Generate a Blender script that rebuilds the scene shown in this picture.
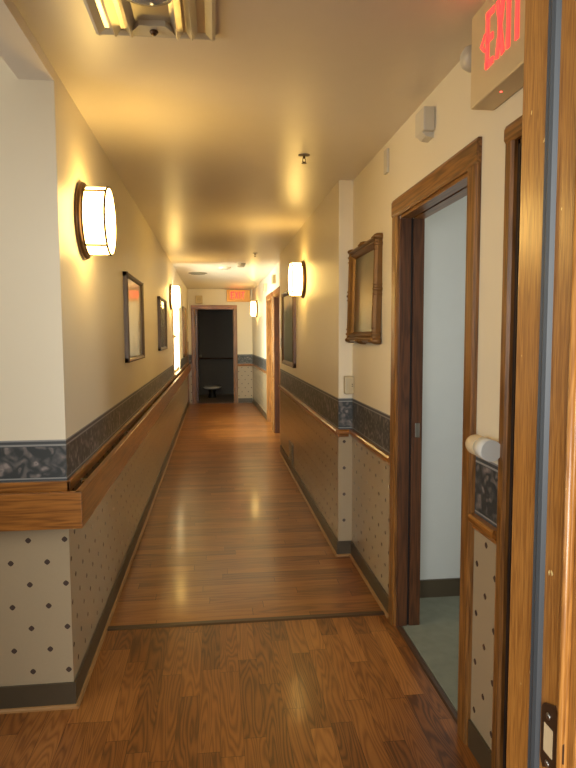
import bpy, bmesh, math, random
from mathutils import Vector, Matrix
random.seed(4)
PI = math.pi
for o in list(bpy.data.objects):
    bpy.data.objects.remove(o)
SC = bpy.context.scene
COL = SC.collection

def lin(r, g, b, a=1.0):
    f = lambda c: (c/255/12.92) if c/255 <= .04045 else ((c/255+.055)/1.055)**2.4
    return (f(r), f(g), f(b), a)

# ------------------------------------------------------------------ camera
EYE = 1.47
cam = bpy.data.cameras.new('camera')
cam.sensor_fit = 'VERTICAL'; cam.sensor_height = 36.0; cam.lens = 618.56*36/768
cam.clip_start = .02; cam.clip_end = 200
co = bpy.data.objects.new('camera', cam); COL.objects.link(co)
pi_, ya, ro = map(math.radians, (4.544, 6.664, -.2344))
fw = Vector((math.sin(ya)*math.cos(pi_), math.cos(ya)*math.cos(pi_), -math.sin(pi_)))
rt = Vector((math.cos(ya), -math.sin(ya), 0)); up = rt.cross(fw)
r2 = rt*math.cos(ro)+up*math.sin(ro); u2 = -rt*math.sin(ro)+up*math.cos(ro)
m = Matrix((r2, u2, -fw)).transposed().to_4x4(); m.translation = (0, 0, EYE)
co.matrix_world = m
SC.camera = co

# ------------------------------------------------------------------ light and exposure
w = bpy.data.worlds.new('world'); SC.world = w; w.use_nodes = True
bg = w.node_tree.nodes['Background']
bg.inputs[0].default_value = (.95, 1.0, .97, 1); bg.inputs[1].default_value = .6
SC.view_settings.view_transform = 'Standard'; SC.view_settings.look = 'None'
SC.view_settings.exposure = 0.0; SC.view_settings.gamma = 1.0
SC.view_settings.use_curve_mapping = False

def area(name, loc, target, sx, sy, power, color):
    l = bpy.data.lights.new(name, 'AREA'); l.shape = 'RECTANGLE'; l.size = sx; l.size_y = sy
    l.energy = power; l.color = color
    o = bpy.data.objects.new(name, l); COL.objects.link(o); o.location = loc
    o.rotation_euler = (Vector(target)-Vector(loc)).to_track_quat('-Z', 'Y').to_euler()
    return o
area('assumed_daylight_behind_camera', (-.5, -2.6, 1.7), (0.0, 3, 1.2), 2.4, 1.5, 205, (1.0, 1.0, .96))  # assumed daylight from behind the camera
area('alcove_fill_light', (-2.6, 1.3, 1.7), (0, 1.9, 1.3), .9, 1.1, 26, (1.0, 1.0, .96))  # added fill for the alcove wall; the alcove has no window
area('side_room_assumed_daylight', (3.05, 2.3, 1.5), (1.2, 3.0, 1.2), .9, 1.2, 27, (.97, 1.0, .98))  # assumed daylight on the side room wall; that room has no window
area('hall_window_light', (-1.15, 8.9, 1.7), (.6, 12.4, 1.3), 1.3, 1.1, 480, (.98, 1.0, .80))
LAMP = (1.0, .63, .17, 1); LAMP_STRENGTH = 25.0

# ------------------------------------------------------------------ node helpers
def newmat(name):
    m = bpy.data.materials.new(name); m.use_nodes = True
    nt = m.node_tree; b = nt.nodes['Principled BSDF']
    return m, nt, b

def mth(nt, op, a, b=None, c=None):
    n = nt.nodes.new('ShaderNodeMath'); n.operation = op
    for i, v in enumerate((a, b, c)):
        if v is None: continue
        if isinstance(v, (int, float)): n.inputs[i].default_value = v
        else: nt.links.new(v, n.inputs[i])
    return n.outputs[0]

def mixc(nt, f, a, b, typ='MIX'):
    n = nt.nodes.new('ShaderNodeMix'); n.data_type = 'RGBA'; n.blend_type = typ
    for i, v in ((0, f), (6, a), (7, b)):
        if isinstance(v, (int, float, tuple)): n.inputs[i].default_value = v
        else: nt.links.new(v, n.inputs[i])
    return n.outputs[2]

def coords(nt, kind='Object', scale=(1, 1, 1), rot=(0, 0, 0)):
    t = nt.nodes.new('ShaderNodeTexCoord'); mp = nt.nodes.new('ShaderNodeMapping')
    mp.inputs['Scale'].default_value = scale; mp.inputs['Rotation'].default_value = rot
    nt.links.new(t.outputs[kind], mp.inputs[0]); return mp.outputs[0]

def noise(nt, vec, scale, detail=3, rough=.5, dist=0):
    n = nt.nodes.new('ShaderNodeTexNoise'); n.inputs['Scale'].default_value = scale
    n.inputs['Detail'].default_value = detail; n.inputs['Roughness'].default_value = rough
    n.inputs['Distortion'].default_value = dist; nt.links.new(vec, n.inputs['Vector'])
    return n.outputs['Fac']

def ramp(nt, f, stops):
    n = nt.nodes.new('ShaderNodeValToRGB'); nt.links.new(f, n.inputs[0])
    e = n.color_ramp.elements
    while len(e) < len(stops): e.new(.5)
    for k, (p, c) in enumerate(stops): e[k].position = p; e[k].color = c
    return n.outputs[0]

def bump(nt, b, h, strength, dist=.002):
    n = nt.nodes.new('ShaderNodeBump'); n.inputs['Strength'].default_value = strength
    n.inputs['Distance'].default_value = dist
    nt.links.new(h, n.inputs['Height']); nt.links.new(n.outputs[0], b.inputs['Normal'])

def plain(name, col, rough=.5, metal=0, coat=0, mottled=.06):
    m, nt, b = newmat(name)
    v = coords(nt); n = noise(nt, v, 14, 3)
    c2 = tuple(max(0, x*(1-mottled*2)) for x in col[:3])+(1,)
    nt.links.new(mixc(nt, n, c2, col), b.inputs['Base Color'])
    b.inputs['Roughness'].default_value = rough; b.inputs['Metallic'].default_value = metal
    b.inputs['Coat Weight'].default_value = coat; b.inputs['Coat Roughness'].default_value = .05
    return m

def glow(name, col, strength, base=(.8, .8, .8, 1)):
    m, nt, b = newmat(name)
    b.inputs['Base Color'].default_value = base
    b.inputs['Emission Color'].default_value = col; b.inputs['Emission Strength'].default_value = strength
    return m

def wood(name, dark, light, axis='z', rough=.35, coat=.15, scale=1.0):
    m, nt, b = newmat(name)
    s = {'x': (1.2, 22, 22), 'y': (22, 1.2, 22), 'z': (22, 22, 1.2)}[axis]
    v = coords(nt, scale=tuple(k*scale for k in s))
    n1 = noise(nt, v, 1.0, 2, .5, .4)
    rings = mth(nt, 'SINE', mth(nt, 'MULTIPLY', n1, 38.0))
    v2 = coords(nt, scale=tuple(k*scale*6 for k in s)); n2 = noise(nt, v2, 1.0, 3)
    f = mth(nt, 'ADD', mth(nt, 'MULTIPLY', rings, .16), mth(nt, 'MULTIPLY', n2, .95))
    f = mth(nt, 'ADD', f, .03)
    nt.links.new(ramp(nt, f, [(.22, dark), (.72, light)]), b.inputs['Base Color'])
    b.inputs['Roughness'].default_value = rough; b.inputs['Coat Weight'].default_value = coat
    b.inputs['Coat Roughness'].default_value = .2
    bump(nt, b, n2, .15, .001)
    return m

PAINT = lin(224, 214, 190); PAPER = lin(166, 149, 121)
def wallmat(name, top=1.072, bot=.912, paint=PAINT):
    m, nt, b = newmat(name)
    t = nt.nodes.new('ShaderNodeTexCoord'); g = nt.nodes.new('ShaderNodeNewGeometry')
    s = nt.nodes.new('ShaderNodeSeparateXYZ'); nt.links.new(t.outputs['Object'], s.inputs[0])
    sn = nt.nodes.new('ShaderNodeSeparateXYZ'); nt.links.new(g.outputs['True Normal'], sn.inputs[0])
    side = mth(nt, 'GREATER_THAN', mth(nt, 'ABSOLUTE', sn.outputs[0]), .5)
    x, y, z = s.outputs
    u = mth(nt, 'ADD', mth(nt, 'MULTIPLY', side, y), mth(nt, 'MULTIPLY', mth(nt, 'SUBTRACT', 1, side), x))
    # flower dots in two staggered lattices
    PX, PZ = .136, .176
    def lattice(ou, oz):
        a = mth(nt, 'SUBTRACT', mth(nt, 'FRACT', mth(nt, 'ADD', mth(nt, 'DIVIDE', u, PX), ou)), .5)
        c = mth(nt, 'SUBTRACT', mth(nt, 'FRACT', mth(nt, 'ADD', mth(nt, 'DIVIDE', z, PZ), oz)), .5)
        a = mth(nt, 'ABSOLUTE', mth(nt, 'MULTIPLY', a, PX)); c = mth(nt, 'ABSOLUTE', mth(nt, 'MULTIPLY', c, PZ))
        d = mth(nt, 'SQRT', mth(nt, 'ADD', mth(nt, 'MULTIPLY', a, a), mth(nt, 'MULTIPLY', c, c)))
        d = mth(nt, 'ADD', mth(nt, 'MULTIPLY', d, .6), mth(nt, 'MULTIPLY', mth(nt, 'ADD', a, c), .4))
        return mth(nt, 'LESS_THAN', d, .0115)
    o0 = -(-.594/PX % 1)+.5; z0 = -(.68/PZ % 1)+.5
    dots = mth(nt, 'MAXIMUM', lattice(o0, z0), lattice(o0+.5, z0+.5))
    sp = coords(nt, scale=(1, 1, 1))
    pn = noise(nt, sp, 160, 2)
    paper = mixc(nt, pn, tuple(c*.93 for c in PAPER[:3])+(1,), PAPER)
    low = mixc(nt, dots, paper, lin(74, 62, 56))
    # floral border
    warp = nt.nodes.new('ShaderNodeTexNoise'); warp.inputs['Scale'].default_value = 14; nt.links.new(sp, warp.inputs['Vector'])
    va = nt.nodes.new('ShaderNodeVectorMath'); va.operation = 'MULTIPLY_ADD'
    nt.links.new(warp.outputs['Color'], va.inputs[0]); va.inputs[1].default_value = (.09, .09, .09); nt.links.new(sp, va.inputs[2])
    vo = nt.nodes.new('ShaderNodeTexVoronoi'); vo.feature = 'SMOOTH_F1'; vo.inputs['Scale'].default_value = 25
    nt.links.new(va.outputs[0], vo.inputs['Vector'])
    sw = mth(nt, 'SINE', mth(nt, 'MULTIPLY', vo.outputs['Distance'], 11))
    flo = ramp(nt, mth(nt, 'ADD', mth(nt, 'MULTIPLY', sw, .26), mth(nt, 'MULTIPLY', noise(nt, sp, 22, 4, .6), .9)),
               [(.22, lin(50, 54, 56)), (.46, lin(82, 82, 82)), (.66, lin(104, 98, 96)), (.86, lin(142, 132, 128))])
    h = (top-bot)
    def band(a, c): return mth(nt, 'MULTIPLY', mth(nt, 'GREATER_THAN', z, a), mth(nt, 'LESS_THAN', z, c))
    edge = mth(nt, 'MAXIMUM', band(top-.026, top+1), band(bot-1, bot+.014))
    brd = mixc(nt, edge, flo, lin(66, 70, 74))
    line = mth(nt, 'MAXIMUM', band(top-.024, top-.017), mth(nt, 'MAXIMUM', band(top-.006, top+.01), band(bot+.008, bot+.013)))
    brd = mixc(nt, line, brd, lin(140, 140, 138))
    pt = mixc(nt, noise(nt, sp, 3, 3), tuple(c*.96 for c in paint[:3])+(1,), paint)
    c1 = mixc(nt, mth(nt, 'GREATER_THAN', z, (top+bot)/2-h/2), low, brd)
    c2 = mixc(nt, mth(nt, 'GREATER_THAN', z, top), c1, pt)
    nt.links.new(c2, b.inputs['Base Color'])
    r = mixc(nt, mth(nt, 'GREATER_THAN', z, bot), (.25,)*3+(1,), (.45,)*3+(1,))
    nt.links.new(r, b.inputs['Roughness'])
    bump(nt, b, noise(nt, sp, 240, 2), .08, .001)
    return m

def floormat(name, along='y', w=.083, ln=.62, cols=None, rough=.25, coat=.3, rings=46):
    m, nt, b = newmat(name)
    t = nt.nodes.new('ShaderNodeTexCoord'); s = nt.nodes.new('ShaderNodeSeparateXYZ')
    nt.links.new(t.outputs['Object'], s.inputs[0])
    c = nt.nodes.new('ShaderNodeCombineXYZ')
    A, B = (s.outputs[1], s.outputs[0]) if along == 'y' else (s.outputs[0], s.outputs[1])
    row = mth(nt, 'FLOOR', mth(nt, 'DIVIDE', B, w))
    wn0 = nt.nodes.new('ShaderNodeTexWhiteNoise'); wn0.noise_dimensions = '1D'; nt.links.new(row, wn0.inputs['W'])
    au = mth(nt, 'ADD', mth(nt, 'DIVIDE', A, ln), mth(nt, 'MULTIPLY', wn0.outputs['Value'], 7.3))
    cell = mth(nt, 'FLOOR', au)
    nt.links.new(row, c.inputs[0]); nt.links.new(cell, c.inputs[1])
    wn = nt.nodes.new('ShaderNodeTexWhiteNoise'); wn.noise_dimensions = '2D'; nt.links.new(c.outputs[0], wn.inputs['Vector'])
    rnd = wn.outputs['Value']
    g = nt.nodes.new('ShaderNodeCombineXYZ')
    nt.links.new(mth(nt, 'ADD', mth(nt, 'MULTIPLY', B, 13), mth(nt, 'MULTIPLY', rnd, 31)), g.inputs[0])
    nt.links.new(mth(nt, 'MULTIPLY', A, 1.25), g.inputs[1]); nt.links.new(mth(nt, 'MULTIPLY', rnd, 17), g.inputs[2])
    n1 = noise(nt, g.outputs[0], 1.0, 1.5, .45, .2)
    rg = mth(nt, 'POWER', mth(nt, 'ABSOLUTE', mth(nt, 'SINE', mth(nt, 'MULTIPLY', n1, rings))), 1.4)
    g2 = nt.nodes.new('ShaderNodeCombineXYZ')
    nt.links.new(mth(nt, 'MULTIPLY', B, 260), g2.inputs[0]); nt.links.new(mth(nt, 'MULTIPLY', A, 9), g2.inputs[1])
    n2 = noise(nt, g2.outputs[0], 1.0, 3, .6)
    f = mth(nt, 'ADD', mth(nt, 'MULTIPLY', rg, .34), mth(nt, 'MULTIPLY', n2, .38))
    f = mth(nt, 'ADD', f, mth(nt, 'MULTIPLY', mth(nt, 'SUBTRACT', rnd, .5), .55))
    col = ramp(nt, f, [(.0, cols[0]), (.42, cols[1]), (.85, cols[2])])
    fr = mth(nt, 'FRACT', mth(nt, 'DIVIDE', B, w)); fa = mth(nt, 'FRACT', au)
    gap = mth(nt, 'MAXIMUM', mth(nt, 'LESS_THAN', fr, .016), mth(nt, 'LESS_THAN', fa, .0035))
    col = mixc(nt, gap, col, tuple(k*.35 for k in cols[0][:3])+(1,))
    nt.links.new(col, b.inputs['Base Color'])
    b.inputs['Roughness'].default_value = rough; b.inputs['Coat Weight'].default_value = coat
    b.inputs['Coat Roughness'].default_value = .12
    bump(nt, b, n2, .1, .0006)
    return m

M = {}
M['wall'] = wallmat('wall_paint_and_paper')
M['wall_right'] = wallmat('wall_paint_and_paper_right', 1.055, .85)
M['plain_wall'] = plain('grey_white_paint', lin(192, 194, 190), .6, mottled=.02)
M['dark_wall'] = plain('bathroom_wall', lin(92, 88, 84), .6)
M['ceiling'] = plain('ceiling_paint', lin(222, 212, 196), .34, mottled=.02)
M['cap'] = plain('unpainted_board', lin(120, 110, 100), .8)
FC = (lin(82, 46, 18), lin(130, 79, 33), lin(160, 105, 50))
M['floor'] = floormat('oak_strip_floor', 'y', .083, .55, FC, .36, .1, 58)
M['hall_floor'] = floormat('hall_floor_boards', 'x', .083, .8, (lin(104, 60, 24), lin(142, 88, 38), lin(162, 106, 50)), .33, .2, 20)
M['carpet'] = plain('grey_green_carpet', lin(120, 122, 104), .95, mottled=.2)
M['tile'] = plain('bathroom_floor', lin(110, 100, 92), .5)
M['oak'] = wood('oak_casing', lin(90, 56, 22), lin(144, 98, 48), 'z')
M['oak_h'] = wood('oak_casing_horizontal', lin(90, 56, 22), lin(144, 98, 48), 'y')
M['oak_x'] = wood('oak_casing_across', lin(98, 56, 22), lin(160, 102, 50), 'x')
M['jamb'] = wood('oak_near_jamb', lin(134, 84, 34), lin(174, 118, 54), 'z', .3, .2, 3.6)
nt = M['jamb'].node_tree; b = nt.nodes['Principled BSDF']; src = b.inputs['Base Color'].links[0].from_socket
chip = mth(nt, 'GREATER_THAN', noise(nt, coords(nt, scale=(1, 1, .6)), 62, 2), .735)
nt.links.new(mixc(nt, chip, src, lin(226, 196, 130)), b.inputs['Base Color'])
M['rail'] = wood('handrail_oak', lin(104, 62, 24), lin(152, 98, 42), 'y', .3, .3)
M['rail_x'] = wood('handrail_oak_across', lin(110, 66, 24), lin(158, 102, 44), 'x', .3, .3)
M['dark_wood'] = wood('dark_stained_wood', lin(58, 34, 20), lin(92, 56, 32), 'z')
M['very_dark'] = wood('doorway_shade_wood', lin(30, 20, 14), lin(48, 32, 22), 'z', .6, 0)  # wood darkened to stand for the shade inside door 2
M['base'] = plain('brown_vinyl_base', lin(74, 64, 48), .4)
M['tan'] = plain('tan_quarter_round', lin(158, 118, 72), .35)
M['strip'] = plain('floor_strip', lin(70, 50, 36), .4)
M['bronze'] = plain('bronze_metal', lin(92, 68, 48), .35, .7)
M['frame_dark'] = plain('dark_frame_lacquer', lin(100, 84, 70), .45, coat=.1)
M['frame_brown'] = plain('brown_frame_lacquer', lin(104, 74, 48), .35, coat=.2)
M['gilt'] = plain('old_gilt', lin(126, 90, 48), .38, .45, mottled=.25)
M['white'] = plain('off_white_plastic', lin(206, 200, 184), .45)
M['beige'] = plain('beige_plastic', lin(198, 178, 134), .5)
M['cream'] = plain('cream_plastic', lin(214, 190, 150), .5)
M['box_cream'] = plain('aged_cream_plastic', lin(190, 178, 146), .4)
M['chalk'] = plain('chalk_white', lin(222, 222, 216), .6)
M['grey_rubber'] = plain('grey_weatherstrip', lin(62, 66, 70), .45)
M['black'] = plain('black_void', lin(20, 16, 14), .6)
M['steel'] = plain('brushed_steel', lin(180, 176, 168), .28, 1)
M['vent'] = plain('vent_metal', lin(120, 112, 92), .5, .2)
M['mirror_metal'] = plain('polished_reflector', lin(226, 220, 204), .3, .85)
M['blue_glass'] = plain('blue_grey_glass', lin(120, 136, 156), .12, 0, .5)
M['porcelain'] = plain('porcelain', lin(225, 225, 222), .15, 0, .5)
M['led'] = glow('red_led', (1, .03, .02, 1), 6)
M['exit_red'] = glow('exit_red_lettering', (1, .035, .03, 1), 2.4, (.6, .05, .05, 1))
M['sign_body'] = plain('sign_housing', lin(214, 192, 148), .4)
M['sign_amber'] = plain('amber_sign_housing', lin(236, 176, 84), .4)
M['shade'] = glow('lit_glass_shade', LAMP, LAMP_STRENGTH)
def printmat(name, stops, rough=.3, coat=1.0, axis=2, span=(-.3, .3)):
    m, nt, b = newmat(name)
    t = nt.nodes.new('ShaderNodeTexCoord'); s = nt.nodes.new('ShaderNodeSeparateXYZ'); nt.links.new(t.outputs['Object'], s.inputs[0])
    f = mth(nt, 'DIVIDE', mth(nt, 'SUBTRACT', s.outputs[axis], span[0]), span[1]-span[0])
    f = mth(nt, 'ADD', f, mth(nt, 'MULTIPLY', mth(nt, 'SUBTRACT', noise(nt, t.outputs['Object'], 7, 4), .5), .3))
    nt.links.new(ramp(nt, f, stops), b.inputs['Base Color'])
    b.inputs['Roughness'].default_value = rough; b.inputs['Coat Weight'].default_value = coat; b.inputs['Coat Roughness'].default_value = .04
    return m
M['print_pale'] = printmat('pale_print_with_reflections', [(.1, lin(130, 126, 114)), (.3, lin(186, 182, 168)), (.9, lin(196, 176, 138))])  # beige over pale grey is mostly glass reflections put into the colour
M['print_grey'] = printmat('grey_landscape_print', [(.1, lin(110, 108, 100)), (.5, lin(160, 160, 148)), (.9, lin(150, 142, 122))])
M['print_teal'] = printmat('teal_print_with_reflection', [(.1, lin(134, 158, 150)), (.6, lin(150, 174, 166)), (.78, lin(154, 172, 160)), (.84, lin(215, 195, 155))], span=(-.4, .4))  # teal lightened to carry the reflection on the glass
M['print_olive'] = printmat('olive_print_lamp_reflection', coat=.0, rough=.32, stops= [(.08, lin(86, 84, 56)), (.38, lin(120, 88, 48)), (.55, lin(122, 92, 50)), (.8, lin(98, 92, 66))])  # orange middle is the lamp's reflection painted into the picture
M['mat_board'] = plain('mat_board', lin(176, 164, 136), .4, coat=.8)

# ------------------------------------------------------------------ mesh helpers
class MB:
    def __init__(s): s.bm = bmesh.new()
    def box(s, x0, x1, y0, y1, z0, z1, bev=0):
        b = bmesh.new()
        r = bmesh.ops.create_cube(b, size=1)
        for v in b.verts:
            v.co = Vector(((x0+x1)/2+v.co.x*(x1-x0), (y0+y1)/2+v.co.y*(y1-y0), (z0+z1)/2+v.co.z*(z1-z0)))
        if bev: bmesh.ops.bevel(b, geom=b.edges[:]+b.verts[:], offset=bev, segments=2, affect='EDGES', profile=.6)
        return s._merge(b)
    def _merge(s, b):
        me = bpy.data.meshes.new('t'); b.to_mesh(me); b.free(); s.bm.from_mesh(me); bpy.data.meshes.remove(me); return s
    def prism(s, pts, axis, a0, a1):
        """closed 2D outline swept from a0 to a1 along axis; pts are in the other two axes (xyz order)"""
        b = bmesh.new(); loops = []
        for a in (a0, a1):
            l = []
            for p, q in pts:
                co_ = {'x': (a, p, q), 'y': (p, a, q), 'z': (p, q, a)}[axis]
                l.append(b.verts.new(co_))
            loops.append(l)
        n = len(pts)
        for i in range(n): b.faces.new((loops[0][i], loops[0][(i+1) % n], loops[1][(i+1) % n], loops[1][i]))
        b.faces.new(loops[0][::-1]); b.faces.new(loops[1])
        bmesh.ops.recalc_face_normals(b, faces=b.faces[:])
        return s._merge(b)
    def lathe(s, prof, axis='z', at=(0, 0, 0), seg=40, sy=1.0):
        """profile of (radius, height) turned about an axis"""
        b = bmesh.new(); rings = []
        for r, h in prof:
            ring = []
            if r < 1e-6: ring = [b.verts.new((0, 0, h))]
            else:
                for k in range(seg):
                    a = 2*PI*k/seg; ring.append(b.verts.new((r*math.cos(a), r*math.sin(a)*sy, h)))
            rings.append(ring)
        for A, B in zip(rings, rings[1:]):
            for k in range(seg):
                k2 = (k+1) % seg
                if len(A) == 1 and len(B) == 1: continue
                if len(A) == 1: b.faces.new((A[0], B[k2], B[k]))
                elif len(B) == 1: b.faces.new((A[k], A[k2], B[0]))
                else: b.faces.new((A[k], A[k2], B[k2], B[k]))
        if len(rings[0]) > 1: b.faces.new(rings[0][::-1])
        if len(rings[-1]) > 1: b.faces.new(rings[-1])
        bmesh.ops.recalc_face_normals(b, faces=b.faces[:])
        R = {'z': Matrix.Identity(3), 'x': Matrix(((0, 0, 1), (0, 1, 0), (-1, 0, 0))), 'y': Matrix(((1, 0, 0), (0, 0, 1), (0, -1, 0)))}[axis]
        for v in b.verts: v.co = R @ v.co + Vector(at)
        for f in b.faces: f.smooth = len(f.verts) <= 4
        return s._merge(b)
    def tube(s, p, q, r, seg=12):
        p, q = Vector(p), Vector(q); d = q-p
        b = bmesh.new(); bmesh.ops.create_cone(b, cap_ends=True, segments=seg, radius1=r, radius2=r, depth=d.length)
        rot = d.to_track_quat('Z', 'Y').to_matrix()
        for v in b.verts: v.co = rot @ v.co + (p+q)/2
        for f in b.faces: f.smooth = len(f.verts) == 4
        return s._merge(b)
    def ring(s, R, r, axis='x', at=(0, 0, 0), seg=48, sub=8):
        b = bmesh.new(); g = []
        for i in range(seg):
            a = 2*PI*i/seg
            g.append([b.verts.new(Vector(((R+r*math.cos(t))*math.cos(a), (R+r*math.cos(t))*math.sin(a), r*math.sin(t)))) for t in [2*PI*j/sub for j in range(sub)]])
        for i in range(seg):
            for j in range(sub):
                b.faces.new((g[i][j], g[(i+1) % seg][j], g[(i+1) % seg][(j+1) % sub], g[i][(j+1) % sub]))
        Rm = {'z': Matrix.Identity(3), 'x': Matrix(((0, 0, 1), (0, 1, 0), (-1, 0, 0))), 'y': Matrix(((1, 0, 0), (0, 0, 1), (0, -1, 0)))}[axis]
        for v in b.verts: v.co = Rm @ v.co + Vector(at)
        for f in b.faces: f.smooth = True
        bmesh.ops.recalc_face_normals(b, faces=b.faces[:])
        return s._merge(b)
    def build(s, name, mat, parent=None, origin=None):
        """vertices are given in world space, or in the parent's own space when there is a parent"""
        me = bpy.data.meshes.new(name)
        if origin is not None:
            for v in s.bm.verts: v.co -= Vector(origin)
        s.bm.to_mesh(me); s.bm.free()
        me.materials.append(mat)
        o = bpy.data.objects.new(name, me); COL.objects.link(o)
        if origin is not None: o.location = origin
        if parent is not None: o.parent = parent
        return o

def struct(o): o['kind'] = 'structure'; return o
def tag(o, label, cat, group=None):
    o['label'] = label; o['category'] = cat
    if group: o['group'] = group
    return o
def thing(name, label, cat, loc, rz=0, group=None):
    o = bpy.data.objects.new(name, None); COL.objects.link(o); o.location = loc
    o.rotation_euler = (0, 0, rz); o.empty_display_size = .1
    return tag(o, label, cat, group)
def copy_thing(src, loc, rz, label):
    r = src.copy(); COL.objects.link(r); r.location = loc; r.rotation_euler = (0, 0, rz); r['label'] = label
    for ch in list(src.children):
        c = ch.copy(); COL.objects.link(c); c.parent = r
        for g in list(ch.children):
            d = g.copy(); COL.objects.link(d); d.parent = c
    return r
def B(*a, **k): return MB().box(*a, **k)

# ------------------------------------------------------------------ shell
XL, XM, XR = -.577, .795, .887       # left wall, long right wall, near right wall
YC, YJ, YE, H = 2.44, 3.96, 13.42, 2.45
T = .115
struct(B(-3.0, 3.2, -3.0, 3.09, -.1, 0).build('floor', M['floor']))
struct(B(XL-.2, XR+.12, 3.09, YE+.05, -.1, 0).build('floor_hall', M['hall_floor']))
struct(MB().box(XR+.028, XR+.13, 2.10, 2.94, 0, .006).box(XR+.13, 3.2, 2.02, 3.24, 0, .006).build('floor_side_room', M['carpet']))
struct(B(-1.3, 1.4, YE+.05, 15.6, -.1, -.0).build('floor_bathroom', M['tile']))
struct(B(XL, 1.02, .66, YE+.1, H, H+.12).build('ceiling', M['ceiling']))
struct(B(-3.0, XL-.125, .66, YC, 2.60, 2.7).build('ceiling_alcove', M['ceiling']))
struct(B(1.02, 3.2, 1.0, 3.5, 2.5, 2.62).build('ceiling_side_rooms', M['ceiling']))
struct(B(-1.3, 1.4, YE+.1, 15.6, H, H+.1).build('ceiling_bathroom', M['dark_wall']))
struct(B(XL-.125, XL, .82, YC, 2.405, 2.70).build('trim_1', M['ceiling']))        # header over the alcove opening
# left wall with a window
WY0, WY1, WZ0, WZ1 = 8.62, 9.92, .93, 1.98
w = MB()
w.box(XL-T, XL, YC, WY0, 0, 2.57); w.box(XL-T, XL, WY1, YE+.1, 0, 2.57)
w.box(XL-T, XL, WY0, WY1, 0, WZ0); w.box(XL-T, XL, WY0, WY1, WZ1, 2.57)
struct(w.build('wall_left', M['wall']))
struct(B(-3.0, XL-T, YC, YC+T, 0, 2.7).build('wall_alcove', M['wall']))
struct(B(-3.1, -3.0, .66, YC+T, 0, 2.7).build('wall_alcove_left', M['wall']))
# near wall with the doorway the photograph is taken through
w = MB(); w.box(-3.0, -.53, .68, .82, 0, 2.7); w.box(.455, XR+.0, .68, .82, 0, 2.7); w.box(-.53, .455, .68, .82, 2.05, 2.7)
struct(w.build('wall_near', M['wall']))
# near right wall, two door openings
w = MB()
w.box(XR, XR+T, .68, .93, 0, 2.57); w.box(XR, XR+T, 1.772, 2.10, 0, 2.57); w.box(XR, XR+T, 2.94, YJ, 0, 2.57)
w.box(XR, XR+T, .93, 1.772, 2.04, 2.57); w.box(XR, XR+T, 2.10, 2.94, 2.04, 2.57)
struct(w.build('wall_right_near', M['wall_right']))
# long right wall, then a recessed stretch with two doors, then on to the end wall
XD, YB = .872, 7.62
w = MB()
w.box(XM, XR+T, YJ, YB, 0, 2.57)
for a, c in ((YB, 8.30), (9.16, 9.52), (10.4, 10.5)): w.box(XD, XR+T, a, c, 0, 2.57)
for a, c in ((8.30, 9.16), (9.52, 10.4)): w.box(XD, XR+T, a, c, 2.04, 2.57)
w.prism([(XD, 10.5), (XM, YE+.1), (XR+T, YE+.1), (XR+T, 10.5)], 'z', 0, 2.57)
struct(w.build('wall_right', M['wall_right']))
# end wall
w = MB(); w.box(XL, -.44, YE, YE+.1, 0, H); w.box(.40, XM, YE, YE+.1, 0, H); w.box(-.44, .40, YE, YE+.1, 2.04, H)
struct(w.build('wall_end', M['wall_right']))
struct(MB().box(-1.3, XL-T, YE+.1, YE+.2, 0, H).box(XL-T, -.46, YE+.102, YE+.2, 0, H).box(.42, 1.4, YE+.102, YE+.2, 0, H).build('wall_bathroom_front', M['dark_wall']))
# side room
struct(B(XR+T, 3.2, 3.245, 3.345, 0, 2.5).build('wall_side_room_back', M['plain_wall']))
struct(B(XR+T, 3.2, 1.92, 2.02, 0, 2.5).build('wall_side_room_front', M['plain_wall']))
struct(B(3.2, 3.3, .7, 3.345, 0, 2.62).build('wall_side_room_right', M['plain_wall']))
struct(B(XR+T, 3.2, 3.232, 3.245, .006, .105).build('baseboard_side_room', M['base']))
struct(B(XR+T, 3.2, .68, .8, 0, 2.5).build('wall_store_room_front', M['dark_wall']))
# bathroom
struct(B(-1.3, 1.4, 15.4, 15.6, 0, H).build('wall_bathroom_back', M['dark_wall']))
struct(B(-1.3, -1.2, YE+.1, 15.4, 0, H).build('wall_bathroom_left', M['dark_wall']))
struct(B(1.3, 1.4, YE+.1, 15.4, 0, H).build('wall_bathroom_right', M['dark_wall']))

# floor strips
struct(MB().prism([(3.065, 0), (3.075, .006), (3.105, .006), (3.115, 0)], 'x', XL+.015, XR-.012).build('trim_2', M['strip']))
struct(MB().prism([(XR+.0, 0), (XR+.006, .008), (XR+.022, .009), (XR+.028, .003), (XR+.028, 0)], 'y', 2.115, 2.925).build('trim_3', M['strip']))

# baseboards and quarter rounds
bt = .009
def base(name, pts):
    o = MB()
    for b_ in pts: o.box(*b_, 0, .1)
    return struct(o.build(name, M['base']))
base('baseboard_left', [(XL, XL+bt, YC-bt, YE)])
base('baseboard_alcove', [(-3.0, XL, YC-bt, YC)])
base('baseboard_right_near', [(XR-bt, XR, 3.02, YJ), (XR-bt, XR, 1.824, 2.015)])
base('baseboard_right', [(XM-bt, XR-bt, YJ-bt, YJ), (XM-bt, XM, YJ, YB), (XD-bt, XD, YB, 8.21), (XD-bt, XD, 9.25, 9.43)])
base('baseboard_end', [(.475, XM-bt, YE-bt, YE)])
q = .013
def qprof(c, sgn): return [(c, 0), (c+sgn*q, 0), (c+sgn*q*.9, q*.5), (c+sgn*q*.5, q*.9), (c, q)]
o = MB().prism(qprof(XL+bt, 1), 'y', YC-bt-q, YE)
struct(o.build('trim_4', M['tan']))
o = MB().prism(qprof(YC-bt, -1), 'x', -3.0, XL+bt); struct(o.build('trim_5', M['tan']))
o = MB().prism(qprof(XM-bt, -1), 'y', YJ-bt-q, YB); o.prism(qprof(YJ-bt, -1), 'x', XM-bt, XR-bt); struct(o.build('trim_6', M['tan']))
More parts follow.
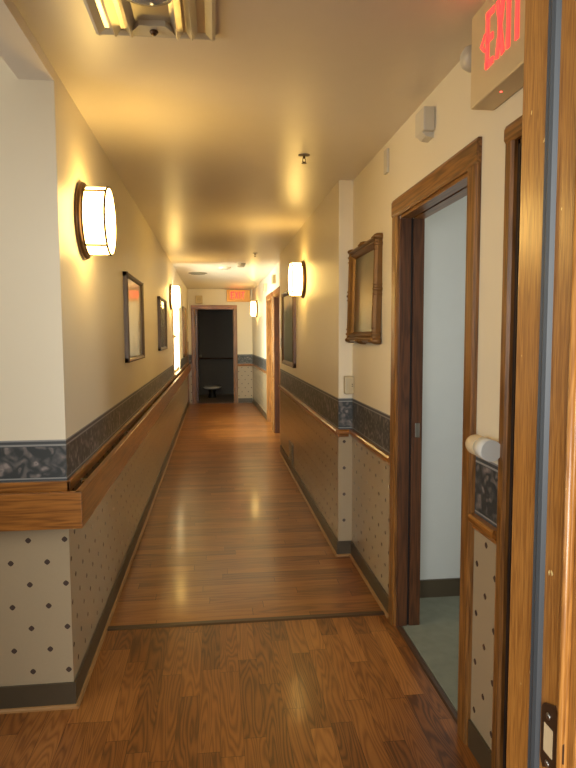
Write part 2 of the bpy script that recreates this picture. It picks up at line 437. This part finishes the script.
o = MB().prism(qprof(XR-bt, -1), 'y', 3.02, YJ-bt-q); struct(o.build('trim_7', M['tan']))

# chair rail on the right hand walls: moulding with a nose
def crail(c, sgn, z0=.798, z1=.85, d=.026):
    P = [(0, z0), (.010, z0+.004), (.012, z0+.016), (d, z0+.028), (d, z1-.008), (d-.006, z1), (0, z1)]
    return [(c+sgn*a, z) for a, z in P]
def seg(prof, axis, a0, a1, name):
    return struct(MB().prism(prof, axis, a0, a1).build(name, M['rail'] if axis == 'y' else M['rail_x']))
seg(crail(XM, -1), 'y', YJ-.026, YB, 'trim_8')
seg(crail(YJ, -1), 'x', XM, XR-.026, 'trim_9')
seg(crail(XR, -1), 'y', 3.02, YJ, 'trim_10')
seg(crail(XR, -1), 'y', 1.824, 2.015, 'trim_11')
seg(crail(XD, -1), 'y', 9.25, 9.43, 'trim_12')
sl = (XD-XM)/(YE+.1-10.5)
def slant(name, prof, mat):
    o = MB().prism(prof, 'y', 10.49, YE-.01); o.build(name, mat)
    ob = bpy.data.objects[name]
    for v in ob.data.vertices: v.co.x -= sl*(v.co.y-10.5)
    return struct(ob)
slant('trim_13', crail(XD, -1), M['rail'])
slant('baseboard_far_right', [(XD, 0), (XD-bt, 0), (XD-bt, .1), (XD, .1)], M['base'])
seg(crail(YE, -1), 'x', .475, XM, 'trim_14')
# wooden backing strip behind the handrail, left hand walls
st = MB().box(XL, XL+.014, YC-.014, 12.95, .872, .912, .003); struct(st.build('trim_15', M['rail']))
st = MB().box(-3.0, XL+.014, YC-.014, YC, .872, .912, .003); struct(st.build('trim_16', M['rail_x']))

# ------------------------------------------------------------------ doorways
def doorway(name, xf, y0, y1, zt=2.04, cw=.082, jd=.11, leaf=None, face=1, ct=.018):
    """frame round an opening in a right hand wall whose hall face is at xf"""
    r = bpy.data.objects.new(name, None); COL.objects.link(r); r.location = (xf, (y0+y1)/2, 0); struct(r)
    L = (y1-y0)/2
    for sg in (-1, 1):
        a, c = sorted((sg*(L-.004), sg*(L+cw)))
        P = [(0, a), (-ct*.6, a), (-ct, a+.012), (-ct, c-.012), (-ct*.7, c), (0, c)]
        MB().prism(P, 'z', 0, zt-.004).build('casing', M['oak'], r)
    MB().prism([(0, zt-.004), (-ct*.6, zt-.004), (-ct, zt+.008), (-ct, zt+cw-.012), (-ct*.7, zt+cw), (0, zt+cw)], 'y', -L-cw, L+cw).build('head_casing', M['oak_h'], r)
    return r, L
# door 1, beside the mirror frame
d1, L = doorway('door_1', XR, 2.10, 2.94)
for sg in (-1, 1):
    a, c = sorted((sg*L, sg*(L-.018)))
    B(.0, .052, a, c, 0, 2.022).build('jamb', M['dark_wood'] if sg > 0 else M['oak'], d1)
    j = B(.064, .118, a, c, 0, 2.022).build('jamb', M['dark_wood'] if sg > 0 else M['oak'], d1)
    if sg > 0:
        B(.082, .104, c-.0262, c-.0182-.0, .965, 1.035, .001).build('strike_plate', M['steel'], d1)
    B(.052, .064, *sorted((sg*L, sg*(L-.006))), 0, 2.03).build('groove', M['black'], d1)
B(0, .052, -L+.018, L-.018, 2.022, 2.04).build('head_jamb', M['oak_h'], d1)
B(.064, .118, -L+.018, L-.018, 2.022, 2.04).build('head_jamb', M['oak_h'], d1)
B(.052, .064, -L+.006, L-.006, 2.03, 2.04).build('groove', M['black'], d1)
# door 2, dark store room
d2, L = doorway('door_2', XR, .93, 1.772, cw=.05)
for sg in (-1, 1):
    a, c = sorted((sg*L, sg*(L-.018))); B(0, .115, a, c, 0, 2.04).build('jamb', M['very_dark'], d2)  # jambs coloured near-black for the dark of the opening
B(0, .115, -L, L, 2.022, 2.04).build('head_jamb', M['dark_wood'], d2)
B(.07, .11, -L+.02, L-.02, .01, 2.02).build('door_leaf', M['very_dark'], d2)  # near-black colour stands in for the unlit interior
# doors 4 and 5, far along the hall: closed leaves set deep in oak frames
for nm, a, c in (('door_4', 8.30, 9.16), ('door_5', 9.52, 10.4)):
    d, L = doorway(nm, XD, a, c, jd=.2)
    for sg in (-1, 1):
        p, q_ = sorted((sg*L, sg*(L-.018))); B(0, .13, p, q_, 0, 2.04).build('jamb', M['oak'] if nm == 'door_5' else M['dark_wood'], d)
    B(0, .13, -L, L, 2.022, 2.04).build('head_jamb', M['oak_h'], d)
    lf = B(.09, .128, -L+.02, L-.02, .01, 2.02).build('door_leaf', M['oak'], d)
    MB().lathe([(.012, 0), (.012, .03), (.028, .04), (.03, .055), (.018, .068), (0, .07)], 'x', (.02, -L+.09, 1.0)).build('knob', M['steel'], lf)
# door at the end of the hall
de = bpy.data.objects.new('door_6', None); COL.objects.link(de); de.location = (-.02, YE, 0); struct(de)
L = .42
for sg in (-1, 1):
    a, c = sorted((sg*(L-.012), sg*(L+.07)))
    MB().prism([(a, 0), (a, -.012), (a+.01, -.018), (c-.01, -.018), (c, -.012), (c, 0)], 'z', 0, 2.035).build('casing', M['oak'], de)
    a, c = sorted((sg*L, sg*(L-.018))); B(a, c, 0, .11, 0, 2.04).build('jamb', M['oak'], de)
B(-L-.07, L+.07, -.018, 0, 2.035, 2.11, .003).build('head_casing', M['oak_x'], de)
B(-L+.018, L-.018, 0, .11, 2.022, 2.04).build('head_jamb', M['oak_x'], de)
lf = B(-L+.02, -L+.06, .13, .95, .01, 2.02, .003).build('door_leaf', M['dark_wood'], de)
MB().lathe([(.012, 0), (.012, .03), (.028, .04), (.03, .055), (.018, .068), (0, .07)], 'x', (-L+.06, .84, 1.0)).build('knob', M['steel'], lf)
B(-L+.02, L-.02, 0, .06, 0, .008).build('threshold', M['strip'], de)

# door 3: the frame the photograph is taken through
d3 = bpy.data.objects.new('door_3', None); COL.objects.link(d3); d3.location = (0, .68, 0); struct(d3)
B(.42, .455, .0, .148, 0, 2.05, .002).build('jamb', M['jamb'], d3)
B(-.53, -.495, .0, .16, 0, 2.05, .002).build('jamb', M['jamb'], d3)
B(-.495, .42, .0, .16, 2.02, 2.05).build('head_jamb', M['jamb'], d3)
gk = MB().prism([(.42, .055), (.4145, .058), (.4125, .064), (.4145, .069), (.4135, .074), (.42, .077)], 'z', 0, 2.02).build('weatherstrip', M['grey_rubber'], d3)
MB().tube((.418, .0045, 0), (.418, .0045, 2.02), .0045).build('edge_bead', M['jamb'], d3)
B(.424, .52, -.016, 0, 0, 2.10, .003).build('casing', M['jamb'], d3)
B(-.60, -.50, -.016, 0, 0, 2.10, .003).build('casing', M['jamb'], d3)
# strike plate on the jamb: curved lip, latch hole, two screws
sp = MB()
pl = MB().prism([(.030, .915), (.044, .905), (.050, .915), (.050, .985), (.044, .993), (.020, 1.003), (.010, .985), (.0, .965), (.0, .94), (.012, .915)], 'x', .4178, .4205)
plate = pl.build('strike_plate', M['bronze'], d3); plate['label'] = 'dark bronze strike plate with two bright screws'
B(.4172, .4185, .022, .042, .93, .968, .0).build('latch_hole', M['cream'], plate)
for z in (.917, .981):
    MB().lathe([(.0048, 0), (.0044, -.0012), (.003, -.0018), (0, -.002)], 'x', (.4178, .033, z), 16).build('screw', M['steel'], plate)

# ------------------------------------------------------------------ hall window
wd = bpy.data.objects.new('window_1', None); COL.objects.link(wd); wd.location = (XL, (WY0+WY1)/2, WZ0); struct(wd)
hw, hh = (WY1-WY0)/2, WZ1-WZ0
fr = MB()
for a, c in ((-hw, -hw+.04), (hw-.04, hw)): fr.box(-T, -.01, a, c, 0, hh)
fr.box(-T, -.01, -hw, hw, hh-.04, hh); fr.box(-T, -.01, -hw, hw, 0, .04)
fr.box(-.09, -.04, -hw+.04, hw-.04, hh*.5-.02, hh*.5+.02)
fr.build('window_frame', M['cream'], wd)
B(-.075, -.070, -hw+.04, hw-.04, .04, hh-.04).build('pane', None or M['blue_glass'], wd)
cs = MB(); cs.box(0, .016, -hw-.05, -hw, -.05, hh+.06, .003); cs.box(0, .016, hw, hw+.05, -.05, hh+.06, .003); cs.box(0, .016, -hw, hw, hh, hh+.06, .003)
cs.build('casing', M['cream'], wd)
B(-.01, .035, -hw-.02, hw+.02, -.02, .0, .003).build('window_sill', M['cream'], wd)
g = bpy.data.materials.new('window_glass'); g.use_nodes = True; nt = g.node_tree; nt.nodes.clear()
tr = nt.nodes.new('ShaderNodeBsdfTransparent'); gl = nt.nodes.new('ShaderNodeBsdfGlossy'); gl.inputs['Roughness'].default_value = .02
mx = nt.nodes.new('ShaderNodeMixShader'); mx.inputs[0].default_value = .07; ou = nt.nodes.new('ShaderNodeOutputMaterial')
nt.links.new(tr.outputs[0], mx.inputs[1]); nt.links.new(gl.outputs[0], mx.inputs[2]); nt.links.new(mx.outputs[0], ou.inputs[0])
[c for c in wd.children if c.name.startswith('pane')][0].data.materials[0] = g

# ------------------------------------------------------------------ handrail
hr = thing('handrail', 'long flat oak handrail running round the left corner and down the hall', 'handrail', (XL, YC, .74))
x0, x1 = .040, .067
MB().box(x0, x1, -.067, 10.45, 0, .141, .004).build('rail_board', M['rail'], hr)
MB().box(-2.42, x1-.001, -.0675, -.040, 0, .141, .004).build('rail_board', M['rail_x'], hr)
for y in (.25, 1.6, 3.2, 4.8, 6.4, 8.0, 9.6): MB().box(.0, x0+.001, y, y+.05, .03, .11).build('bracket', M['rail'], hr)
for x in (-2.1, -1.2, -.4): MB().box(x, x+.05, -.041, 0, .03, .11).build('bracket', M['rail'], hr)

# wooden side panel where the handrail stops, by the far doorway
tag(MB().box(XL, XL+.02, 12.96, 13.06, .0, 1.34, .003).build('wooden_post', M['oak'], None, (XL, 13.01, 0)), 'short brown wooden post on the left wall where the handrail ends', 'post')

# ------------------------------------------------------------------ wall sconces
def sconce(loc, rz, label):
    t = thing('wall_sconce', label, 'wall lamp', loc, rz, 'round glowing sconces along the hall')
    MB().lathe([(.160, 0), (.168, .006), (.164, .018), (.150, .026), (0, .026)], 'x', (0, 0, 0), 56).build('backplate', M['bronze'], t)
    MB().lathe([(.144, .024), (.145, .06), (.144, .119), (.141, .122), (.10, .125), (.05, .127), (0, .128)], 'x', (0, 0, 0), 64).build('lamp_shade', M['shade'], t)
    MB().ring(.1455, .005, 'x', (.119, 0, 0), 64, 8).build('front_ring', M['bronze'], t)
    MB().ring(.148, .004, 'x', (.028, 0, 0), 64, 8).build('rear_ring', M['bronze'], t)
    for a in (50, -52, 130, -128):
        y, z = 0.1475*math.cos(math.radians(a)), 0.1475*math.sin(math.radians(a))
        MB().tube((.022, y, z), (.121, y, z), .0048, 8).build('strap', M['bronze'], t)
    return t
s0 = sconce((XL, 2.87, 1.975), 0, 'large glowing round sconce nearest the left corner')
copy_thing(s0, (XL, 8.2, 1.965), 0, 'small distant glowing sconce on the left wall above the window')
copy_thing(s0, (XM, 5.55, 1.965), PI, 'glowing round sconce on the right wall above the tall framed picture')
copy_thing(s0, (XD-sl*1.75, 12.25, 1.985), PI, 'farthest tiny glowing sconce on the right, beside the end doorway')

# ------------------------------------------------------------------ pictures
def picture(name, label, loc, rz, w, h, fw_, dep, mf, mp, matb=0, tilt=0, cat='picture'):
    t = thing(name, label, cat, loc, rz); t.rotation_euler = (0, tilt, rz)
    w2, h2 = w/2, h/2
    f = MB()
    def bar(axis, a0, a1, sgn):
        P = [(0, 0), (dep*.8, 0), (dep, fw_*.3), (dep*.75, fw_*.7), (dep*.4, fw_), (0, fw_)]
        if axis == 'y': f.prism([(p, sgn*(h2-q_)) for p, q_ in P], 'y', a0, a1)
        else: f.prism([(p, sgn*(w2-q_)) for p, q_ in P], 'z', a0, a1)
    for s in (-1, 1): bar('y', -w2, w2, s); bar('z', -h2, h2, s)
    f.build('frame', mf, t)
    if matb:
        B(.002, dep*.35, -w2+fw_, w2-fw_, -h2+fw_, h2-fw_).build('mat_board', M['mat_board'], t)
        B(dep*.35, dep*.35+.002, -w2+fw_+matb, w2-fw_-matb, -h2+fw_+matb, h2-fw_-matb).build('artwork', mp, t)
    else: B(.002, dep*.35, -w2+fw_, w2-fw_, -h2+fw_, h2-fw_).build('artwork', mp, t)
    return t
picture('framed_picture', 'dark-framed pale picture on the left wall, the one nearest the front', (XL, 4.50, 1.585), 0, .88, .58, .03, .03, M['frame_dark'], M['print_pale'])
picture('framed_picture', 'dark-framed grey picture on the left wall just before the window', (XL, 6.82, 1.59), 0, .84, .55, .03, .03, M['frame_dark'], M['print_grey'])
picture('framed_picture', 'farthest wooden-framed picture on the left wall, past the window', (XL, 11.6, 1.53), 0, .9, .9, .06, .035, M['oak'], M['mat_board'])
picture('framed_picture', 'tall brown-framed blue-green picture on the right wall under the sconce', (XM, 6.62, 1.54), PI, 1.05, .80, .045, .035, M['frame_brown'], M['print_teal'])

# ornate gilt frame by the near doorway
om = thing('ornate_frame', 'ornate carved gilt frame with dim glassy picture beside the right doorway', 'picture', (XR, 3.575, 1.712), PI)
om.rotation_euler = (0, math.radians(-1.5), PI)
W2, H2 = .33, .285
f = MB()
P = [(0, 0), (.03, -.004), (.045, .006), (.048, .016), (.036, .026), (.040, .036), (.026, .050), (.014, .058), (0, .058)]
for s in (-1, 1):
    f.prism([(p, s*(H2-q_)) for p, q_ in P], 'y', -W2, W2); f.prism([(p, s*(W2-q_)) for p, q_ in P], 'z', -H2, H2)
f.build('frame', M['gilt'], om)
def blob(y, z, r, sy=1.0): MB().lathe([(0, .048+r*.5), (r*.55, .046+r*.3), (r*.95, .034), (r, .018), (r, .0)][::-1], 'x', (0, y, z), 16).build('carved_ornament', M['gilt'], om)
for sy in (-1, 1):
    for sz in (-1, 1):
        blob(sy*(W2-.008), sz*(H2-.008), .019)
        for k, rr in ((.045, .012), (.075, .008)): blob(sy*(W2-k), sz*(H2-.006), rr); blob(sy*(W2-.006), sz*(H2-k), rr)
for sz in (-1, 1):
    blob(0, sz*(H2-.004), .018)
    for sy in (-1, 1): blob(sy*.035, sz*(H2-.005), .013); blob(sy*.062, sz*(H2-.005), .009)
for sy in (-1, 1):
    blob(sy*(W2-.005), 0, .013)
    for sz in (-1, 1): blob(sy*(W2-.005), sz*.026, .009)
B(.002, .012, -W2+.055, W2-.055, -H2+.055, H2-.055).build('artwork', M['print_olive'], om)

# ------------------------------------------------------------------ EXIT signs
LET = {'E': [((0, 0), (0, 1)), ((0, 0), (1, 0)), ((0, .5), (.85, .5)), ((0, 1), (1, 1))],
       'X': [((0, 0), (1, 1)), ((0, 1), (1, 0))],
       'I': [((.5, 0), (.5, 1))],
       'T': [((.5, 0), (.5, 1)), ((0, 1), (1, 1))]}
def letter(mb, ch, u0, v0, w_, h_, st, d0, d1, place):
    for (a, b_), (c, d) in LET[ch]:
        p = Vector((u0+st/2+a*(w_-st), v0+st/2+b_*(h_-st))); q_ = Vector((u0+st/2+c*(w_-st), v0+st/2+d*(h_-st)))
        t = (q_-p).normalized(); n = Vector((-t.y, t.x)); p -= t*st/2; q_ += t*st/2
        quad = [p+n*st/2, q_+n*st/2, q_-n*st/2, p-n*st/2]
        b = bmesh.new(); L0 = [b.verts.new(place(v.x, v.y, d0)) for v in quad]; L1 = [b.verts.new(place(v.x, v.y, d1)) for v in quad]
        for i in range(4): b.faces.new((L0[i], L0[(i+1) % 4], L1[(i+1) % 4], L1[i]))
        b.faces.new(L0[::-1]); b.faces.new(L1); bmesh.ops.recalc_face_normals(b, faces=b.faces[:]); mb._merge(b)
# local: +x is away from the wall
def exit_sign(label, loc, rz, W_, H_, D_, chev, body='sign_body'):
    t = thing('exit_sign', label, 'exit sign', loc, rz)
    MB().box(0, D_, -W_/2, W_/2, 0, H_, .008).build('housing', M[body], t)
    hl = H_*.56; wl = W_*.135; st = W_*.045; gap = W_*.05; z0 = H_*.27
    u = -W_/2+W_*(.29 if chev else .17)
    if chev: gap = W_*.04; wl = W_*.125
    lt = MB()
    # seen from the hall the reader's left is +y of the sign's own space reversed, so u runs along -y*dir
    place = lambda u_, v_, d_: (d_, u_, v_)
    for ch in 'EXIT':
        ww = st if ch == 'I' else wl
        letter(lt, ch, u, z0, ww, hl, st, D_-.001, D_+.003, place); u += ww+gap
    lt.build('lettering', M['exit_red'], t)
    if chev:
        c = MB(); zc = z0+hl/2; ux = -W_/2+W_*.19
        c.prism([(ux, zc), (ux+W_*.07, zc+hl*.16), (ux+W_*.095, zc+hl*.16), (ux+W_*.03, zc), (ux+W_*.095, zc-hl*.16), (ux+W_*.07, zc-hl*.16)], 'x', D_-.001, D_+.003)
        c.build('arrow', M['exit_red'], t)
    return t
es = exit_sign('white exit sign with large red EXIT letters high on the right wall', (XR, 1.735, 2.174), PI, .40, .283, .08, True)
MB().lathe([(.004, 0), (.003, -.002), (0, -.003)], 'z', (.05, -.045, .001), 12).build('indicator_light', M['led'], es)
exit_sign('distant exit sign glowing red above and right of the end doorway', (.50, YE, 2.18), -PI/2, .50, .255, .06, False, 'sign_amber')

# ------------------------------------------------------------------ small wall fittings
t = thing('alarm_dome', 'small round off-white dome between the exit sign and ceiling corner', 'alarm', (XR, 2.03, 2.375), PI)
MB().lathe([(.05, 0), (.05, .012), (.044, .02), (0, .02)], 'x', (0, 0, 0), 32).build('base', M['white'], t)
MB().lathe([(.042, .02), (.042, .04), (.034, .06), (.018, .07), (0, .072)], 'x', (0, 0, 0), 32).build('cap', M['white'], t)
t = thing('alarm_box', 'off-white alarm box with a wedge base above the near right doorway', 'alarm', (XR, 2.52, 2.285), PI)
MB().box(0, .05, -.055, .055, 0, .095, .008).build('housing', M['white'], t)
MB().prism([(0, 0), (.05, 0), (.032, -.018), (0, -.022)], 'y', -.035, .035).build('lower_wedge', M['white'], t)
MB().box(0, .012, -.075, -.055, .0, .12, .003).build('mounting_plate', M['white'], t)
tag(MB().box(XR-.014, XR, 3.13, 3.19, 2.29, 2.41, .004).build('wall_plate', M['white'], None, (XR, 3.16, 2.28)), 'narrow cream plate high on the right wall left of the near doorway', 'wall plate')
t = thing('outlet_box', 'cream surface-mounted box on the narrow wall beside the gilt frame', 'outlet box', (.868, YJ, 1.085))
MB().box(-.042, .0185, -.055, 0, 0, .118, .010).build('housing', M['box_cream'], t)
for z in (.05, .062): MB().box(.003, .009, -.0565, -.054, z, z+.006).build('slot', M['black'], t)
# rounded fitting above the border between the two near doors
t = thing('rounded_wall_fitting', 'cream and white rounded roll-like fitting on wall between near doorways', 'wall fitting', (XR, 1.925, 1.075), PI)
def caps(y0, y1, r, x, e0, e1):
    mb = MB(); pr = []
    if e0: pr += [(0, y0), (r*.6, y0+.003), (r*.9, y0+.012)]
    pr += [(r, y0+(.025 if e0 else 0)), (r, y1-(.025 if e1 else 0))]
    if e1: pr += [(r*.9, y1-.012), (r*.6, y1-.003), (0, y1)]
    return mb.lathe(pr, 'y', (x, 0, .035), 28)
caps(-.02, .06, .033, .045, True, False).build('cream_end', M['cream'], t)
caps(.06, .125, .0335, .045, False, False).build('white_end', M['chalk'], t)
B(0, .045, -.0, .08, .015, .055).build('bracket', M['cream'], t)
# low wall vent plate on the right wall
t = thing('wall_outlet_cover', 'thin pale cover plate low on the long right wall', 'cover plate', (XM, 6.50, .10), PI)
MB().box(0, .012, -.16, .16, 0, .22, .004).build('frame', M['vent'], t)
for k in range(6): MB().prism([(.012, .03+k*.028), (.018, .034+k*.028), (.012, .048+k*.028)], 'y', -.13, .13).build('louvre', M['vent'], t)
t = thing('light_switch', 'small white light switch on right wall beside the far doors', 'light switch', (XM, 7.50, 1.31), PI)
MB().box(0, .008, -.038, .038, 0, .12, .003).build('switch_plate', M['white'], t); MB().box(.008, .016, -.006, .006, .05, .07, .001).build('toggle', M['white'], t)
def beige_box(label, loc, rz, w_, h_):
    t = thing('chime_box', label, 'wall box', loc, rz)
    MB().box(0, .05, -w_/2, w_/2, 0, h_, .006).build('housing', M['beige'], t)
    for k in range(3): MB().box(.049, .052, -w_*.3, w_*.3, h_*(.3+.18*k), h_*(.34+.18*k)).build('grille_slot', M['vent'], t)
beige_box('small beige box above the nearer of the far right doors', (XD, 8.98, 2.21), PI, .16, .12)
beige_box('small beige box above the farther of the far right doors', (XD, 10.55, 2.21), PI, .16, .12)
beige_box('small beige square box above the end doorway', (-.335, YE, 2.14), -PI/2, .15, .17)

# ------------------------------------------------------------------ ceiling fittings
def ceiling_disc(name, label, cat, x, y, r, d, mat, extra=None):
    t = thing(name, label, cat, (x, y, H))
    MB().lathe([(r, 0), (r, -d*.4), (r*.85, -d), (0, -d)], 'z', (0, 0, 0), 36).build('body', mat, t)
    return t
t = ceiling_disc('round_ceiling_vent', 'round dark ceiling vent far down the hall on the left', 'ceiling vent', -.26, 9.98, .15, .012, M['vent'])
for r in (.04, .075, .11): MB().ring(r, .006, 'z', (0, 0, -.015)).build('louvre_ring', M['vent'], t)
t = ceiling_disc('smoke_detector', 'white smoke detector on the ceiling, the nearer and right-hand one', 'smoke detector', .36, 8.6, .065, .045, M['white'])
MB().ring(.045, .004, 'z', (0, 0, -.045)).build('sensor_ring', M['vent'], t)
t = ceiling_disc('smoke_detector', 'flatter white smoke detector on the ceiling, left of the other', 'smoke detector', .15, 9.1, .09, .025, M['white'])
MB().ring(.05, .004, 'z', (0, 0, -.025)).build('sensor_ring', M['vent'], t)
def sprinkler(label, x, y):
    t = thing('sprinkler_head', label, 'sprinkler', (x, y, H))
    MB().lathe([(.032, 0), (.031, -.004), (.018, -.008), (0, -.008)], 'z', (0, 0, 0), 28).build('escutcheon', M['steel'], t)
    b_ = MB(); b_.tube((0, 0, -.006), (0, 0, -.02), .007)
    for s in (-1, 1): b_.tube((s*.007, 0, -.018), (s*.009, 0, -.034), .0018, 6); b_.tube((s*.009, 0, -.034), (0, 0, -.042), .0018, 6)
    b_.build('body', M['bronze'], t)
    MB().lathe([(.0, -.042), (.014, -.043), (.014, -.045), (0, -.045)], 'z', (0, 0, 0), 20).build('deflector', M['bronze'], t)
sprinkler('small sprinkler head on the ceiling in front of the right-hand corner', .495, 3.437)
sprinkler('distant tiny sprinkler head on the ceiling near the smoke detectors', .486, 7.51)

# square louvred ceiling fixture overhead
cx, cy, S = -.177, 1.94, .19
t = thing('louvred_ceiling_light', 'square ceiling fixture with shiny metal fins and grey-blue glass bowl', 'ceiling light', (cx, cy, H))
f = MB()
for s in (-1, 1):
    f.prism([(s*S, 0), (s*S, -.014), (s*(S-.010), -.018), (s*(S-.032), -.010), (s*(S-.032), 0)], 'x', -S, S)
    f.prism([(s*S, 0), (s*S, -.014), (s*(S-.010), -.018), (s*(S-.032), -.010), (s*(S-.032), 0)], 'y', -S, S)
f.build('frame', M['white'], t)
B(-S+.03, S-.03, -S+.03, S-.03, -.008, -.001).build('back_pan', M['mirror_metal'], t)
for x in (-.125, -.075, .07, .115):
    MB().prism([(x-.018, -.008), (x, -.036), (x+.018, -.008)], 'y', -S+.032, S-.032).build('fin', M['mirror_metal'], t)
MB().prism([(-.085, S-.034), (.07, S-.034), (.035, S-.10), (-.045, S-.10)], 'z', -.026, -.008).build('centre_panel', M['white'], t)
MB().lathe([(.011, -.024), (.014, -.030), (.008, -.038), (0, -.040)], 'z', (-.002, S-.068, 0), 20).build('knob', M['bronze'], t)
MB().lathe([(.078, -.008), (.078, -.02), (.068, -.032), (.045, -.040), (0, -.044)], 'z', (0, -.105, 0), 48).build('glass_bowl', M['blue_glass'], t)
MB().ring(.08, .004, 'z', (0, -.105, -.022)).build('bowl_rim', M['steel'], t)

# ------------------------------------------------------------------ bathroom beyond the far door
t = thing('grab_bar', 'dark horizontal grab bar on the bathroom back wall', 'grab bar', (.1, 15.4, .90))
MB().tube((-.62, -.05, 0), (.5, -.05, 0), .018).build('bar', M['dark_wood'], t)
for x in (-.58, .46): MB().tube((x, 0, 0), (x, -.05, 0), .015).build('mount', M['dark_wood'], t)
t = thing('basin', 'low white oval basin on the dark floor beyond the end door', 'basin', (-.09, 14.7, 0))
MB().lathe([(.13, .20), (.19, .215), (.225, .25), (.22, .262), (.19, .255), (.12, .235), (0, .23)], 'z', (0, 0, 0), 40, 1.3).build('bowl', M['porcelain'], t)
MB().lathe([(.10, 0), (.09, .03), (.07, .12), (.10, .20), (0, .20)], 'z', (0, 0, 0), 32, 1.3).build('pedestal', M['black'], t)
